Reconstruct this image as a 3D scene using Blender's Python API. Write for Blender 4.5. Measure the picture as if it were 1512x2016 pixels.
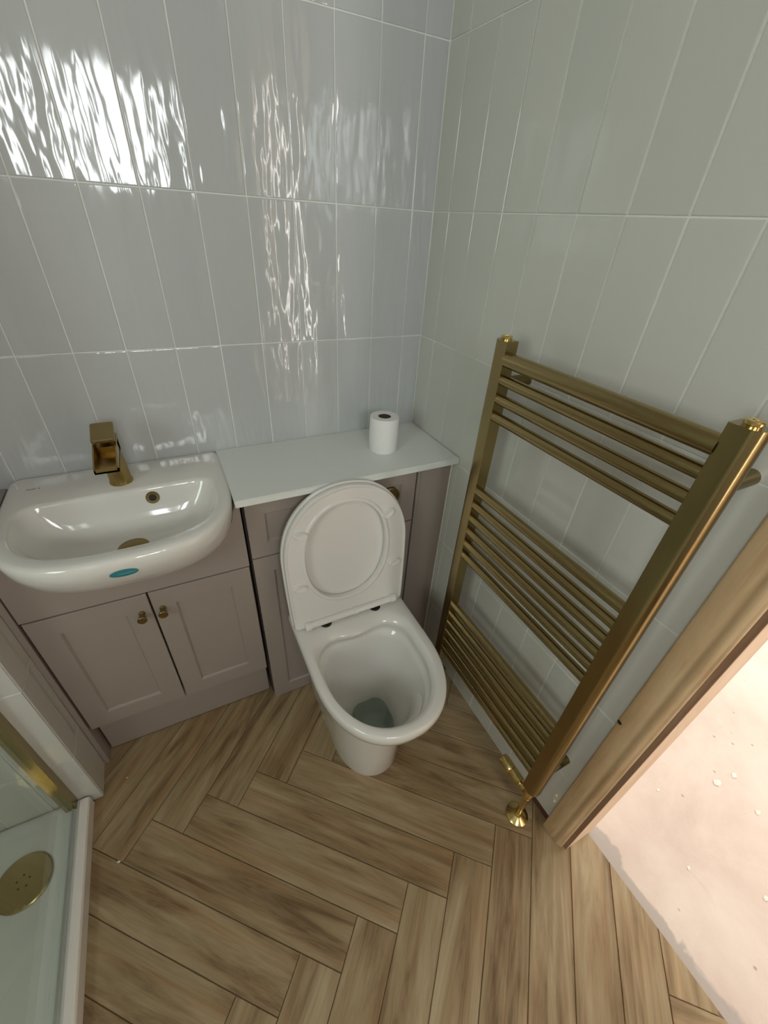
import bpy, bmesh, math, random
from math import sin, cos, pi, sqrt, radians
from mathutils import Vector, Matrix

random.seed(7)
for o in list(bpy.data.objects): bpy.data.objects.remove(o)
SC = bpy.context.scene
COL = SC.collection

# ------------------------------------------------------------------ camera
F_PX, W_PX = 814.63, 1512.0
CAM = Vector((-0.71038, -1.14346, 1.39752))
R = [(0.894479, -0.443680, 0.055274), (-0.218102, -0.540903, -0.812315), (0.390306, 0.714543, -0.580594)]
cd = bpy.data.cameras.new('camera'); cam = bpy.data.objects.new('camera', cd); COL.objects.link(cam)
m = Matrix.Identity(4)
for k in range(3):
    m[k][0] = R[0][k]; m[k][1] = -R[1][k]; m[k][2] = -R[2][k]; m[k][3] = CAM[k]
cam.matrix_world = m
cd.sensor_fit = 'HORIZONTAL'; cd.sensor_width = 36; cd.lens = 36 * F_PX / W_PX
cd.shift_x = (756 - 754.7) / W_PX; cd.shift_y = (1021.75 - 1008) / W_PX
cd.clip_start = 0.02; cd.clip_end = 60
SC.camera = cam

# ------------------------------------------------------------------ world and light
wd = bpy.data.worlds.new('world'); SC.world = wd; wd.use_nodes = True
bg = wd.node_tree.nodes['Background']; bg.inputs[0].default_value = (0.62, 0.78, 1.0, 1); bg.inputs[1].default_value = 1.6
SC.view_settings.view_transform = 'Standard'; SC.view_settings.look = 'None'
SC.view_settings.gamma = 1; SC.view_settings.use_curve_mapping = False
SC.view_settings.exposure = 0.08

def area(name, loc, aim, sx, sy, power, col):
    l = bpy.data.lights.new(name, 'AREA'); l.shape = 'RECTANGLE'; l.size = sx; l.size_y = sy
    l.energy = power; l.color = col
    o = bpy.data.objects.new(name, l); COL.objects.link(o); o.location = loc
    o.rotation_euler = (Vector(aim) - Vector(loc)).to_track_quat('-Z', 'Z').to_euler()
    return o
# daylight arriving through the bathroom window (rear wall) and the glazed door of the hallway, plus added lights
WIN = (-1.08, -0.42, 1.45, 2.03)      # x0 x1 z0 z1 of the bathroom window
REAR = -2.35
area('window_daylight', ((WIN[0]+WIN[1])/2, REAR-0.10, (WIN[2]+WIN[3])/2), ((WIN[0]+WIN[1])/2, 0, (WIN[2]+WIN[3])/2), WIN[1]-WIN[0], WIN[3]-WIN[2], 19, (0.96, 0.985, 0.98))
FILL_WIN = (-1.95, -1.15, 1.25, 2.05)     # y0 y1 z0 z1 of a window added to the unseen shower wall
area('right_wall_fill', (-2.15, -1.55, 1.65), (0, -1.2, 1.2), .78, .78, 13, (1.0, 0.97, 0.90))  # fill light added to brighten the right wall
area('hall_daylight', (2.42, -0.75, 1.25), (0, -0.75, 1.0), 1.5, 1.9, 58, (1.0, 0.95, 0.88))
area('hall_streak_light', (.33, -3.16, 1.15), (.33, 0, 1.15), .26, 2.0, 20, (1.0, 0.94, 0.88))  # unseen source added so its reflection streaks the back-wall tiles

# ------------------------------------------------------------------ helpers
def tag(o, label=None, cat=None, group=None, kind=None):
    if label: o['label'] = label
    if cat: o['category'] = cat
    if group: o['group'] = group
    if kind: o['kind'] = kind
    return o
def empty(name, loc=(0, 0, 0), parent=None):
    o = bpy.data.objects.new(name, None); COL.objects.link(o); o.location = loc; o.empty_display_size = .05
    if parent: o.parent = parent
    return o
def link(name, me, mat, parent=None, smooth=False):
    """mesh given in WORLD coordinates when parent is a moved Empty: origin offset handled here"""
    o = bpy.data.objects.new(name, me); COL.objects.link(o)
    if mat: me.materials.clear(); me.materials.append(mat)
    if smooth:
        for p in me.polygons: p.use_smooth = True
    if parent:
        o.parent = parent
        off = Vector((0, 0, 0)); q = parent
        while q: off += Vector(q.location); q = q.parent
        o.location = -off
    return o
def bm_obj(name, bm, mat, parent=None, smooth=False, bev=0, seg=2, center=False, auto=None):
    bmesh.ops.recalc_face_normals(bm, faces=bm.faces)
    if bev:
        bmesh.ops.bevel(bm, geom=[e for e in bm.edges if e.calc_face_angle(0) > .5], offset=bev, segments=seg, affect='EDGES', clamp_overlap=True)
    me = bpy.data.meshes.new(name); bm.to_mesh(me); bm.free()
    o = link(name, me, mat, parent, smooth)
    if auto is not None:
        for p in me.polygons: p.use_smooth = True
        me.set_sharp_from_angle(angle=radians(auto))
    if center:
        c = sum((v.co for v in me.vertices), Vector()) / len(me.vertices)
        for v in me.vertices: v.co -= c
        o.location = Vector(o.location) + c
    return o
def box(bm, x0, x1, y0, y1, z0, z1):
    g = bmesh.ops.create_cube(bm, size=1)
    for v in g['verts']:
        v.co = Vector(((x0+x1)/2 + v.co.x*(x1-x0), (y0+y1)/2 + v.co.y*(y1-y0), (z0+z1)/2 + v.co.z*(z1-z0)))
    return g['verts']
def boxo(name, b, mat, parent=None, bev=0, seg=2, auto=None):
    bm = bmesh.new(); box(bm, *b); return bm_obj(name, bm, mat, parent, bev=bev, seg=seg, auto=auto)
def cyl(bm, a, b, r0, r1=None, n=24, caps=True):
    a, b = Vector(a), Vector(b); d = b-a; r1 = r0 if r1 is None else r1
    g = bmesh.ops.create_cone(bm, cap_ends=caps, segments=n, radius1=r0, radius2=r1, depth=d.length)
    M = Matrix.Translation((a+b)/2) @ d.to_track_quat('Z', 'Y').to_matrix().to_4x4()
    bmesh.ops.transform(bm, matrix=M, verts=g['verts']); return g['verts']
def lathe(bm, c, prof, axis=(0, 0, 1), n=36):
    """prof: list of (r, h) along axis from point c"""
    q = Vector(axis).to_track_quat('Z', 'Y'); c = Vector(c); rings = []
    for r, h in prof:
        rings.append([bm.verts.new(c + q @ Vector((r*cos(2*pi*k/n), r*sin(2*pi*k/n), h))) for k in range(n)])
    for A, B in zip(rings, rings[1:]):
        for k in range(n): bm.faces.new((A[k], A[(k+1) % n], B[(k+1) % n], B[k]))
    if prof[0][0] > 1e-4: bm.faces.new(rings[0][::-1])
    if prof[-1][0] > 1e-4: bm.faces.new(rings[-1])
    bmesh.ops.remove_doubles(bm, verts=bm.verts, dist=1e-6)
def prism(bm, pts, vec):
    """closed prism: polygon pts (3D) extruded by vec"""
    vec = Vector(vec); A = [bm.verts.new(p) for p in pts]; B = [bm.verts.new(Vector(p)+vec) for p in pts]; n = len(pts)
    bm.faces.new(A); bm.faces.new(B[::-1])
    for k in range(n): bm.faces.new((A[k], B[k], B[(k+1) % n], A[(k+1) % n]))
def loft(bm, rings, cap0=False, cap1=False):
    V = [[bm.verts.new(p) for p in r] for r in rings]; n = len(V[0])
    for A, B in zip(V, V[1:]):
        for k in range(n): bm.faces.new((A[k], A[(k+1) % n], B[(k+1) % n], B[k]))
    if cap0: bm.faces.new(V[0][::-1])
    if cap1: bm.faces.new(V[-1])

# ------------------------------------------------------------------ materials
def new_mat(name):
    mt = bpy.data.materials.new(name); mt.use_nodes = True; nt = mt.node_tree
    return mt, nt, nt.nodes['Principled BSDF']
def N(nt, t, **kw):
    n = nt.nodes.new(t)
    for k, v in kw.items():
        if k.startswith('_'): setattr(n, k[1:], v)
        else: n.inputs[k.replace('_', ' ')].default_value = v
    return n
def simple(name, col, rough=.5, metal=0, coat=0, spec=None, noise=0, nscale=30, bump=0, bscale=200):
    mt, nt, p = new_mat(name)
    p.inputs['Base Color'].default_value = (*col, 1); p.inputs['Roughness'].default_value = rough; p.inputs['Metallic'].default_value = metal
    if coat: p.inputs['Coat Weight'].default_value = coat; p.inputs['Coat Roughness'].default_value = .05
    if spec is not None: p.inputs['Specular IOR Level'].default_value = spec
    L = nt.links; tc = N(nt, 'ShaderNodeTexCoord')
    if noise:
        nz = N(nt, 'ShaderNodeTexNoise', Scale=nscale, Detail=4.0); L.new(tc.outputs['Object'], nz.inputs['Vector'])
        mx = N(nt, 'ShaderNodeMix', _data_type='RGBA'); L.new(nz.outputs['Fac'], mx.inputs[0])
        mx.inputs[6].default_value = (*[c*(1-noise) for c in col], 1); mx.inputs[7].default_value = (*[min(1, c*(1+noise)) for c in col], 1)
        L.new(mx.outputs[2], p.inputs['Base Color'])
    if bump:
        nz = N(nt, 'ShaderNodeTexNoise', Scale=bscale, Detail=3.0); L.new(tc.outputs['Object'], nz.inputs['Vector'])
        b = N(nt, 'ShaderNodeBump', Strength=bump, Distance=.001); L.new(nz.outputs['Fac'], b.inputs['Height']); L.new(b.outputs[0], p.inputs['Normal'])
    return mt

def ramp(nt, stops):
    r = nt.nodes.new('ShaderNodeValToRGB'); e = r.color_ramp.elements
    while len(e) < len(stops): e.new(.5)
    for k, (pos, c) in enumerate(stops): e[k].position = pos; e[k].color = (*c, 1)
    return r

def tile_mat(name, colA, colB, wav):
    """hand-made look glaze: mirror gloss over a rippled surface"""
    mt, nt, p = new_mat(name); L = nt.links
    tc = N(nt, 'ShaderNodeTexCoord'); oi = N(nt, 'ShaderNodeObjectInfo')
    sc = N(nt, 'ShaderNodeVectorMath', _operation='SCALE'); sc.inputs[0].default_value = (13, 7, 11); L.new(oi.outputs['Random'], sc.inputs['Scale'])
    ad = N(nt, 'ShaderNodeVectorMath', _operation='ADD'); L.new(tc.outputs['Object'], ad.inputs[0]); L.new(sc.outputs[0], ad.inputs[1])
    mp = N(nt, 'ShaderNodeMapping'); mp.inputs['Scale'].default_value = (1, 1, .24); L.new(ad.outputs[0], mp.inputs['Vector'])
    n1 = N(nt, 'ShaderNodeTexNoise', Scale=19.0, Detail=2.0, Roughness=.45, Distortion=.3); L.new(mp.outputs[0], n1.inputs['Vector'])
    n2 = N(nt, 'ShaderNodeTexNoise', Scale=60.0, Detail=1.5, Roughness=.5); L.new(mp.outputs[0], n2.inputs['Vector'])
    m1 = N(nt, 'ShaderNodeMath', _operation='MULTIPLY_ADD'); L.new(n2.outputs['Fac'], m1.inputs[0]); m1.inputs[1].default_value = .10; L.new(n1.outputs['Fac'], m1.inputs[2])
    b = N(nt, 'ShaderNodeBump', Strength=wav, Distance=.006); L.new(m1.outputs[0], b.inputs['Height']); L.new(b.outputs[0], p.inputs['Normal'])
    mx = N(nt, 'ShaderNodeMix', _data_type='RGBA'); mx.inputs[6].default_value = (*colA, 1); mx.inputs[7].default_value = (*colB, 1)
    n3 = N(nt, 'ShaderNodeTexNoise', Scale=9.0, Detail=3.0); L.new(ad.outputs[0], n3.inputs['Vector'])
    av = N(nt, 'ShaderNodeMath', _operation='MULTIPLY_ADD'); L.new(oi.outputs['Random'], av.inputs[0]); av.inputs[1].default_value = .5; 
    h = N(nt, 'ShaderNodeMath', _operation='MULTIPLY'); L.new(n3.outputs['Fac'], h.inputs[0]); h.inputs[1].default_value = .5; L.new(h.outputs[0], av.inputs[2])
    L.new(av.outputs[0], mx.inputs[0]); L.new(mx.outputs[2], p.inputs['Base Color'])
    p.inputs['Roughness'].default_value = .06; p.inputs['Specular IOR Level'].default_value = .62
    return mt

def wood_mat(name, stops, rough=.45, streak=1.0, rnd=.35, redness=.35, spec=.4):
    """planks/joinery: local X runs along the grain"""
    mt, nt, p = new_mat(name); L = nt.links
    tc = N(nt, 'ShaderNodeTexCoord'); oi = N(nt, 'ShaderNodeObjectInfo')
    sc = N(nt, 'ShaderNodeVectorMath', _operation='SCALE'); sc.inputs[0].default_value = (31, 17, 5); L.new(oi.outputs['Random'], sc.inputs['Scale'])
    ad = N(nt, 'ShaderNodeVectorMath', _operation='ADD'); L.new(tc.outputs['Object'], ad.inputs[0]); L.new(sc.outputs[0], ad.inputs[1])
    mp = N(nt, 'ShaderNodeMapping'); mp.inputs['Scale'].default_value = (.75, 8.5*streak, 8.5*streak); L.new(ad.outputs[0], mp.inputs['Vector'])
    n1 = N(nt, 'ShaderNodeTexNoise', Scale=2.2, Detail=7.0, Roughness=.66, Distortion=1.5); L.new(mp.outputs[0], n1.inputs['Vector'])
    mp2 = N(nt, 'ShaderNodeMapping'); mp2.inputs['Scale'].default_value = (3, 120*streak, 120*streak); L.new(ad.outputs[0], mp2.inputs['Vector'])
    n2 = N(nt, 'ShaderNodeTexNoise', Scale=2.0, Detail=4.0, Roughness=.7); L.new(mp2.outputs[0], n2.inputs['Vector'])
    ma = N(nt, 'ShaderNodeMath', _operation='MULTIPLY_ADD'); L.new(n2.outputs['Fac'], ma.inputs[0]); ma.inputs[1].default_value = .22; L.new(n1.outputs['Fac'], ma.inputs[2])
    mb = N(nt, 'ShaderNodeMath', _operation='MULTIPLY_ADD'); L.new(oi.outputs['Random'], mb.inputs[0]); mb.inputs[1].default_value = rnd*.45; L.new(ma.outputs[0], mb.inputs[2])
    mc = N(nt, 'ShaderNodeMath', _operation='SUBTRACT'); L.new(mb.outputs[0], mc.inputs[0]); mc.inputs[1].default_value = .11 + rnd*.22
    rp = ramp(nt, stops); L.new(mc.outputs[0], rp.inputs[0])
    # soft cloudy lightening, a few hand-widths long
    mp4 = N(nt, 'ShaderNodeMapping'); mp4.inputs['Scale'].default_value = (3.5, 14, 14); mp4.inputs['Location'].default_value = (7, 3, 5); L.new(ad.outputs[0], mp4.inputs['Vector'])
    n4 = N(nt, 'ShaderNodeTexNoise', Scale=1.6, Detail=3.0, Distortion=.6); L.new(mp4.outputs[0], n4.inputs['Vector'])
    md = N(nt, 'ShaderNodeMath', _operation='MULTIPLY_ADD'); L.new(n4.outputs['Fac'], md.inputs[0]); md.inputs[1].default_value = .40; L.new(mc.outputs[0], md.inputs[2])
    me_ = N(nt, 'ShaderNodeMath', _operation='SUBTRACT'); L.new(md.outputs[0], me_.inputs[0]); me_.inputs[1].default_value = .20; L.new(me_.outputs[0], rp.inputs[0])
    # warm reddish streaks
    mp3 = N(nt, 'ShaderNodeMapping'); mp3.inputs['Scale'].default_value = (1.6, 20, 20); mp3.inputs['Location'].default_value = (4, 9, 2); L.new(ad.outputs[0], mp3.inputs['Vector'])
    n3 = N(nt, 'ShaderNodeTexNoise', Scale=1.3, Detail=3.0, Distortion=.8); L.new(mp3.outputs[0], n3.inputs['Vector'])
    r3 = ramp(nt, [(.50, (0, 0, 0)), (.68, (1, 1, 1))]); L.new(n3.outputs['Fac'], r3.inputs[0])
    mr = N(nt, 'ShaderNodeMath', _operation='MULTIPLY'); L.new(r3.outputs[0], mr.inputs[0]); mr.inputs[1].default_value = redness
    mx = N(nt, 'ShaderNodeMix', _data_type='RGBA', _blend_type='MULTIPLY'); L.new(mr.outputs[0], mx.inputs[0]); L.new(rp.outputs[0], mx.inputs[6]); mx.inputs[7].default_value = (.92, .66, .48, 1)
    L.new(mx.outputs[2], p.inputs['Base Color'])
    b = N(nt, 'ShaderNodeBump', Strength=.12, Distance=.0008); L.new(n2.outputs['Fac'], b.inputs['Height']); L.new(b.outputs[0], p.inputs['Normal'])
    p.inputs['Roughness'].default_value = rough; p.inputs['Specular IOR Level'].default_value = spec
    return mt

def screed_mat():
    mt, nt, p = new_mat('screed'); L = nt.links
    tc = N(nt, 'ShaderNodeTexCoord')
    n1 = N(nt, 'ShaderNodeTexNoise', Scale=3.2, Detail=5.0, Roughness=.6, Distortion=.6); L.new(tc.outputs['Object'], n1.inputs['Vector'])
    rp = ramp(nt, [(.30, (.55, .43, .36)), (.52, (.64, .53, .45)), (.72, (.70, .60, .52))]); L.new(n1.outputs['Fac'], rp.inputs[0])
    # grey tile-adhesive smear that runs beside the cut edge of the planks
    sx = N(nt, 'ShaderNodeSeparateXYZ'); L.new(tc.outputs['Object'], sx.inputs[0])
    n2 = N(nt, 'ShaderNodeTexNoise', Scale=11.0, Detail=4.0, Distortion=.4); L.new(tc.outputs['Object'], n2.inputs['Vector'])
    a = N(nt, 'ShaderNodeMath', _operation='MULTIPLY_ADD'); L.new(n2.outputs['Fac'], a.inputs[0]); a.inputs[1].default_value = -.10; L.new(sx.outputs['X'], a.inputs[2])
    r2 = ramp(nt, [(.066, (1, 1, 1)), (.074, (0, 0, 0))]); L.new(a.outputs[0], r2.inputs[0])
    m2 = N(nt, 'ShaderNodeMath', _operation='MULTIPLY'); L.new(r2.outputs[0], m2.inputs[0]); m2.inputs[1].default_value = .8
    mx = N(nt, 'ShaderNodeMix', _data_type='RGBA'); L.new(m2.outputs[0], mx.inputs[0]); L.new(rp.outputs[0], mx.inputs[6]); mx.inputs[7].default_value = (.36, .32, .285, 1)
    # scattered grey scuffs
    n4 = N(nt, 'ShaderNodeTexNoise', Scale=7.0, Detail=6.0, Roughness=.7, Distortion=1.2); L.new(tc.outputs['Object'], n4.inputs['Vector'])
    r4 = ramp(nt, [(.62, (0, 0, 0)), (.74, (1, 1, 1))]); L.new(n4.outputs['Fac'], r4.inputs[0])
    m4 = N(nt, 'ShaderNodeMath', _operation='MULTIPLY'); L.new(r4.outputs[0], m4.inputs[0]); m4.inputs[1].default_value = .65
    mx2 = N(nt, 'ShaderNodeMix', _data_type='RGBA'); L.new(m4.outputs[0], mx2.inputs[0]); L.new(mx.outputs[2], mx2.inputs[6]); mx2.inputs[7].default_value = (.50, .42, .36, 1)
    # pits
    vo = N(nt, 'ShaderNodeTexVoronoi', Scale=17.0); L.new(tc.outputs['Object'], vo.inputs['Vector'])
    r5 = ramp(nt, [(.05, (0, 0, 0)), (.09, (1, 1, 1))]); L.new(vo.outputs['Distance'], r5.inputs[0])
    mx3 = N(nt, 'ShaderNodeMix', _data_type='RGBA'); L.new(r5.outputs[0], mx3.inputs[0]); mx3.inputs[6].default_value = (.46, .34, .26, 1); L.new(mx2.outputs[2], mx3.inputs[7])
    L.new(mx3.outputs[2], p.inputs['Base Color'])
    hh = N(nt, 'ShaderNodeMath', _operation='ADD'); L.new(n4.outputs['Fac'], hh.inputs[0]); L.new(r5.outputs[0], hh.inputs[1])
    b = N(nt, 'ShaderNodeBump', Strength=.35, Distance=.003); L.new(hh.outputs[0], b.inputs['Height']); L.new(b.outputs[0], p.inputs['Normal'])
    p.inputs['Roughness'].default_value = .75
    return mt

M = {}
M['tile'] = tile_mat('glazed_tile', (.49, .507, .505), (.545, .558, .55), .72)
M['tile_side_lit'] = tile_mat('glazed_tile_side_lit', (.56, .565, .51), (.62, .62, .56), .20)  # same glaze; light on the side walls put into a paler, warmer colour
M['grout'] = simple('wall_grout', (.80, .80, .76), .85, noise=.06, nscale=60, bump=.4, bscale=400)
M['floor_grout'] = simple('floor_grout', (.19, .13, .08), .9, noise=.2, nscale=40)
M['plaster'] = simple('painted_plaster', (.52, .505, .47), .8, noise=.03, nscale=5, bump=.1)
M['hall_plaster'] = simple('hall_plaster', (.80, .70, .60), .8, noise=.04, nscale=4)
M['unit'] = simple('cashmere_paint', (.325, .272, .236), .33, noise=.02, nscale=8, bump=.05, bscale=500)
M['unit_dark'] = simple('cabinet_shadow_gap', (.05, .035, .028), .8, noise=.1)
M['worktop'] = simple('white_worktop', (.76, .78, .74), .28, noise=.02, nscale=40)
M['ceramic'] = simple('white_ceramic', (.76, .74, .69), .07, coat=.5, noise=.008, nscale=4)
M['seat'] = simple('white_seat_plastic', (.76, .735, .69), .12, noise=.008, nscale=4)
M['brass'] = simple('brushed_brass', (.365, .28, .130), .23, metal=1, noise=.03, nscale=12, bump=.03, bscale=900)
M['brass_bright'] = simple('polished_brass', (.70, .54, .22), .17, metal=1, noise=.05, nscale=30, bump=.05, bscale=300)
M['brass_tap'] = simple('satin_brass_tap', (.42, .30, .11), .26, metal=1, noise=.12, nscale=45)
M['brass_dark'] = simple('aged_brass', (.26, .19, .075), .35, metal=1, noise=.15, nscale=60)
M['chrome'] = simple('chrome', (.75, .75, .73), .1, metal=1, noise=.03)
M['dark'] = simple('dark_recess', (.018, .010, .006), .6, noise=.1)
M['tray'] = simple('shower_tray_stone', (.66, .67, .62), .35, noise=.03, nscale=20, bump=.08, bscale=250)
M['tray_edge'] = simple('white_tray_upstand', (.80, .76, .70), .3, noise=.03, nscale=20)
M['seal'] = simple('grey_seal', (.36, .40, .37), .4, noise=.1)
M['paper'] = simple('tissue_paper', (.84, .83, .80), .95, noise=.03, nscale=60, bump=.35, bscale=350)
M['card'] = simple('cardboard_core', (.05, .026, .015), .9, noise=.15, nscale=50)
M['teal'] = simple('teal_sticker', (.035, .25, .30), .35, noise=.12, nscale=60)
M['teal_light'] = simple('pale_sticker_print', (.30, .52, .55), .35, noise=.05)
M['ink'] = simple('grey_print', (.09, .09, .08), .5, noise=.1)
M['red'] = simple('red_mark', (.28, .03, .02), .5, noise=.1)
M['chalk'] = simple('white_plaster_chip', (.76, .70, .62), .9, noise=.05)
M['pine_dark'] = simple('raw_timber_plate', (.10, .04, .018), .8, noise=.3, nscale=40)
M['plank'] = wood_mat('wood_look_plank', [(.14, (.085, .045, .018)), (.30, (.175, .11, .052)), (.46, (.30, .213, .112)), (.64, (.395, .305, .178)), (.85, (.47, .385, .245))], rough=.42, rnd=.22, redness=.45)
M['oak'] = wood_mat('oak_joinery', [(.15, (.35, .205, .10)), (.45, (.53, .365, .20)), (.75, (.62, .46, .275))], rough=.55, streak=.8, rnd=.2, redness=.25)
M['pine'] = wood_mat('pine_lining', [(.15, (.52, .34, .20)), (.5, (.68, .49, .33)), (.8, (.76, .58, .42))], rough=.6, streak=.7, rnd=.2, redness=.2)
M['edge'] = wood_mat('dark_brown_edge', [(.2, (.20, .115, .065)), (.5, (.28, .17, .10)), (.8, (.34, .22, .14))], rough=.7, redness=.3)  # brown darker than the lining, for its narrow room-facing edge
M['screed'] = screed_mat()
mt, nt, p = new_mat('shower_glass'); M['glass'] = mt
p.inputs['Base Color'].default_value = (.86, .95, .90, 1); p.inputs['Transmission Weight'].default_value = 1; p.inputs['Roughness'].default_value = .02; p.inputs['IOR'].default_value = 1.45
gl = nt.links; tr = N(nt, 'ShaderNodeBsdfTransparent'); tr.inputs[0].default_value = (.91, .955, .93, 1)
gs = N(nt, 'ShaderNodeBsdfGlossy'); gs.inputs['Roughness'].default_value = .02
lw = N(nt, 'ShaderNodeLayerWeight'); pw = N(nt, 'ShaderNodeMath', _operation='POWER'); gl.new(lw.outputs['Facing'], pw.inputs[0]); pw.inputs[1].default_value = 5
fr = N(nt, 'ShaderNodeMath', _operation='MULTIPLY_ADD'); gl.new(pw.outputs[0], fr.inputs[0]); fr.inputs[1].default_value = .9; fr.inputs[2].default_value = .035; ms = N(nt, 'ShaderNodeMixShader'); gl.new(fr.outputs[0], ms.inputs[0]); gl.new(tr.outputs[0], ms.inputs[1]); gl.new(gs.outputs[0], ms.inputs[2])
gl.new(ms.outputs[0], nt.nodes['Material Output'].inputs[0])
mt, nt, p = new_mat('toilet_water'); M['water'] = mt
wl = nt.links; tr = N(nt, 'ShaderNodeBsdfTransparent'); tr.inputs[0].default_value = (.62, .72, .67, 1); gs = N(nt, 'ShaderNodeBsdfGlossy'); gs.inputs['Roughness'].default_value = .02
ms = N(nt, 'ShaderNodeMixShader'); ms.inputs[0].default_value = .05; wl.new(tr.outputs[0], ms.inputs[1]); wl.new(gs.outputs[0], ms.inputs[2]); wl.new(ms.outputs[0], nt.nodes['Material Output'].inputs[0])

# ------------------------------------------------------------------ room shell
CEIL = 2.42
LEFT = -2.02
def struct(name, boxes, mat, parent=None, bev=0):
    bm = bmesh.new()
    for b in boxes: box(bm, *b)
    o = bm_obj(name, bm, mat, parent, bev=bev); o['kind'] = 'structure'; return o
DOOR0, DOOR1, DTOP = -1.043, -1.93, 2.04     # clear opening in the right wall
TT = .0024                                   # tile thickness + bed
wall_back = struct('wall_back', [(LEFT, .12, TT, .12, 0, CEIL)], M['grout'])
wall_right = struct('wall_right', [(TT, .093, DOOR0+.027, TT, 0, CEIL), (.0, .093, REAR, DOOR1-.027, 0, CEIL), (.0, .093, DOOR1-.027, DOOR0+.027, DTOP+.027, CEIL)], M['grout'])
STUB_X, STUB_Y = -1.142, -.360
wall_left = struct('wall_left', [(LEFT, STUB_X-TT, STUB_Y+TT, TT, 0, CEIL)], M['grout'])
a0, a1, b0, b1 = FILL_WIN
wall_shower = struct('wall_shower', [(LEFT-.1, LEFT, REAR, a0, 0, CEIL), (LEFT-.1, LEFT, a1, .12, 0, CEIL), (LEFT-.1, LEFT, a0, a1, 0, b0), (LEFT-.1, LEFT, a0, a1, b1, CEIL)], M['plaster'])
w2 = empty('fill_window', (LEFT, (a0+a1)/2, b0)); w2['kind'] = 'structure'  # added window, there only to carry the right-wall fill
bm = bmesh.new()
for b in [(LEFT-.07, LEFT-.01, a0, a0+.045, b0, b1), (LEFT-.07, LEFT-.01, a1-.045, a1, b0, b1), (LEFT-.07, LEFT-.01, a0, a1, b0, b0+.045), (LEFT-.07, LEFT-.01, a0, a1, b1-.045, b1)]: box(bm, *b)
bm_obj('window_frame', bm, M['worktop'], w2)
x0, x1, z0, z1 = WIN
wall_rear = struct('wall_rear', [(LEFT-.1, x0, REAR-.1, REAR, 0, CEIL), (x1, .093, REAR-.1, REAR, 0, CEIL), (x0, x1, REAR-.1, REAR, 0, z0), (x0, x1, REAR-.1, REAR, z1, CEIL)], M['plaster'])
ceiling = struct('ceiling', [(LEFT-.1, 2.5, -3.1, 1.1, CEIL, CEIL+.08)], M['plaster'])
wf = empty('window_1', ((x0+x1)/2, REAR, z0)); wf['kind'] = 'structure'
bm = bmesh.new()
for b in [(x0, x0+.045, REAR-.07, REAR-.01, z0, z1), (x1-.045, x1, REAR-.07, REAR-.01, z0, z1), (x0, x1, REAR-.07, REAR-.01, z0, z0+.045), (x0, x1, REAR-.07, REAR-.01, z1-.045, z1), (-.93, -.85, REAR-.07, REAR-.01, z0, z1), (-.62, -.53, REAR-.07, REAR-.01, z0, z1)]: box(bm, *b)
bm_obj('window_frame', bm, M['worktop'], wf)
boxo('window_sill', (x0-.03, x1+.03, REAR-.02, REAR+.05, z0-.02, z0), M['worktop'], wf)
# hallway beyond the door
floor_hall = struct('floor', [(.088, 2.5, -3.1, 1.1, -.10, -.006)], M['screed'])
hall = struct('wall_hall', [(2.5, 2.6, -3.1, 1.1, 0, .25), (2.5, 2.6, -3.1, -1.55, .25, CEIL), (2.5, 2.6, .05, 1.1, .25, CEIL), (2.5, 2.6, -1.55, .05, 2.25, CEIL),
                            (.0, .20, -3.2, -3.1, 0, CEIL), (.46, 2.6, -3.2, -3.1, 0, CEIL), (.20, .46, -3.2, -3.1, 0, .15), (.20, .46, -3.2, -3.1, 2.15, CEIL), (.12, 2.6, 1.0, 1.1, 0, CEIL), (.0, .1, -3.1, REAR-.1, 0, CEIL), (.093, .12, 0, 1.1, 0, CEIL)], M['hall_plaster'])

# ---- wall tiles
def tile_mesh(w, h, t=.008, bev=.0022):
    """flat-backed tile with a softened, slightly cushioned face; face looks to local -Y"""
    bm = bmesh.new()
    rings = []
    for ins, d in ((0, 0), (0, -t*.90), (.0006, -t*.97), (.0017, -t)):
        a, b = w/2-ins, h/2-ins
        rings.append([(-a, d, -b), (a, d, -b), (a, d, b), (-a, d, b)])
    loft(bm, rings, cap1=True)
    bmesh.ops.recalc_face_normals(bm, faces=bm.faces)
    me = bpy.data.meshes.new('tile'); bm.to_mesh(me); bm.free()
    for p in me.polygons: p.use_smooth = False
    return me
cache = {}
GAP = .0028
def place_tile(parent, mat, face, a0, a1, z0, z1, plane, tilt=.0045):
    w, h = a1-a0-GAP, z1-z0-GAP
    if w < .004 or h < .004: return
    key = (round(w, 4), round(h, 4), mat.name)
    if key not in cache:
        me = tile_mesh(w, h); me.materials.append(mat); cache[key] = me
    o = bpy.data.objects.new('tile', cache[key]); COL.objects.link(o); o.parent = parent
    am, zm = (a0+a1)/2, (z0+z1)/2
    rx, rz = random.gauss(0, tilt*.55), random.gauss(0, tilt)
    big = h > .15
    dep = random.uniform(-.0004, .0004) + .0005
    if face == 'back': o.location = (am, plane + .008 + dep, zm); rot = 0
    elif face == 'right': o.location = (plane + .008 + dep, am, zm); rot = -pi/2
    elif face == 'left': o.location = (plane - .008 - dep, am, zm); rot = pi/2
    if not big: rx = 0
    rx = max(-.003, min(.003, rx))
    o.rotation_euler = (rx, 0, rot + max(-.009, min(.009, rz)))
    return o
LV = [0, .2288, .5288, .8288, 1.1288, 1.4288, 1.7288, 2.0288, 2.3288, CEIL]
TWB, TWR = .10285, .1019
edges = [0.0] + [-(.0629 + k*TWB) for k in range(0, 11)]
for r_, (za, zb) in enumerate(zip(LV, LV[1:])):
    if zb < .85: continue
    for e1, e0 in zip(edges, edges[1:] + [STUB_X]):
        if e1 <= STUB_X + .004: continue
        place_tile(wall_back, M['tile'], 'back', max(e0, STUB_X), e1, za, zb, 0.0)
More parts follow.
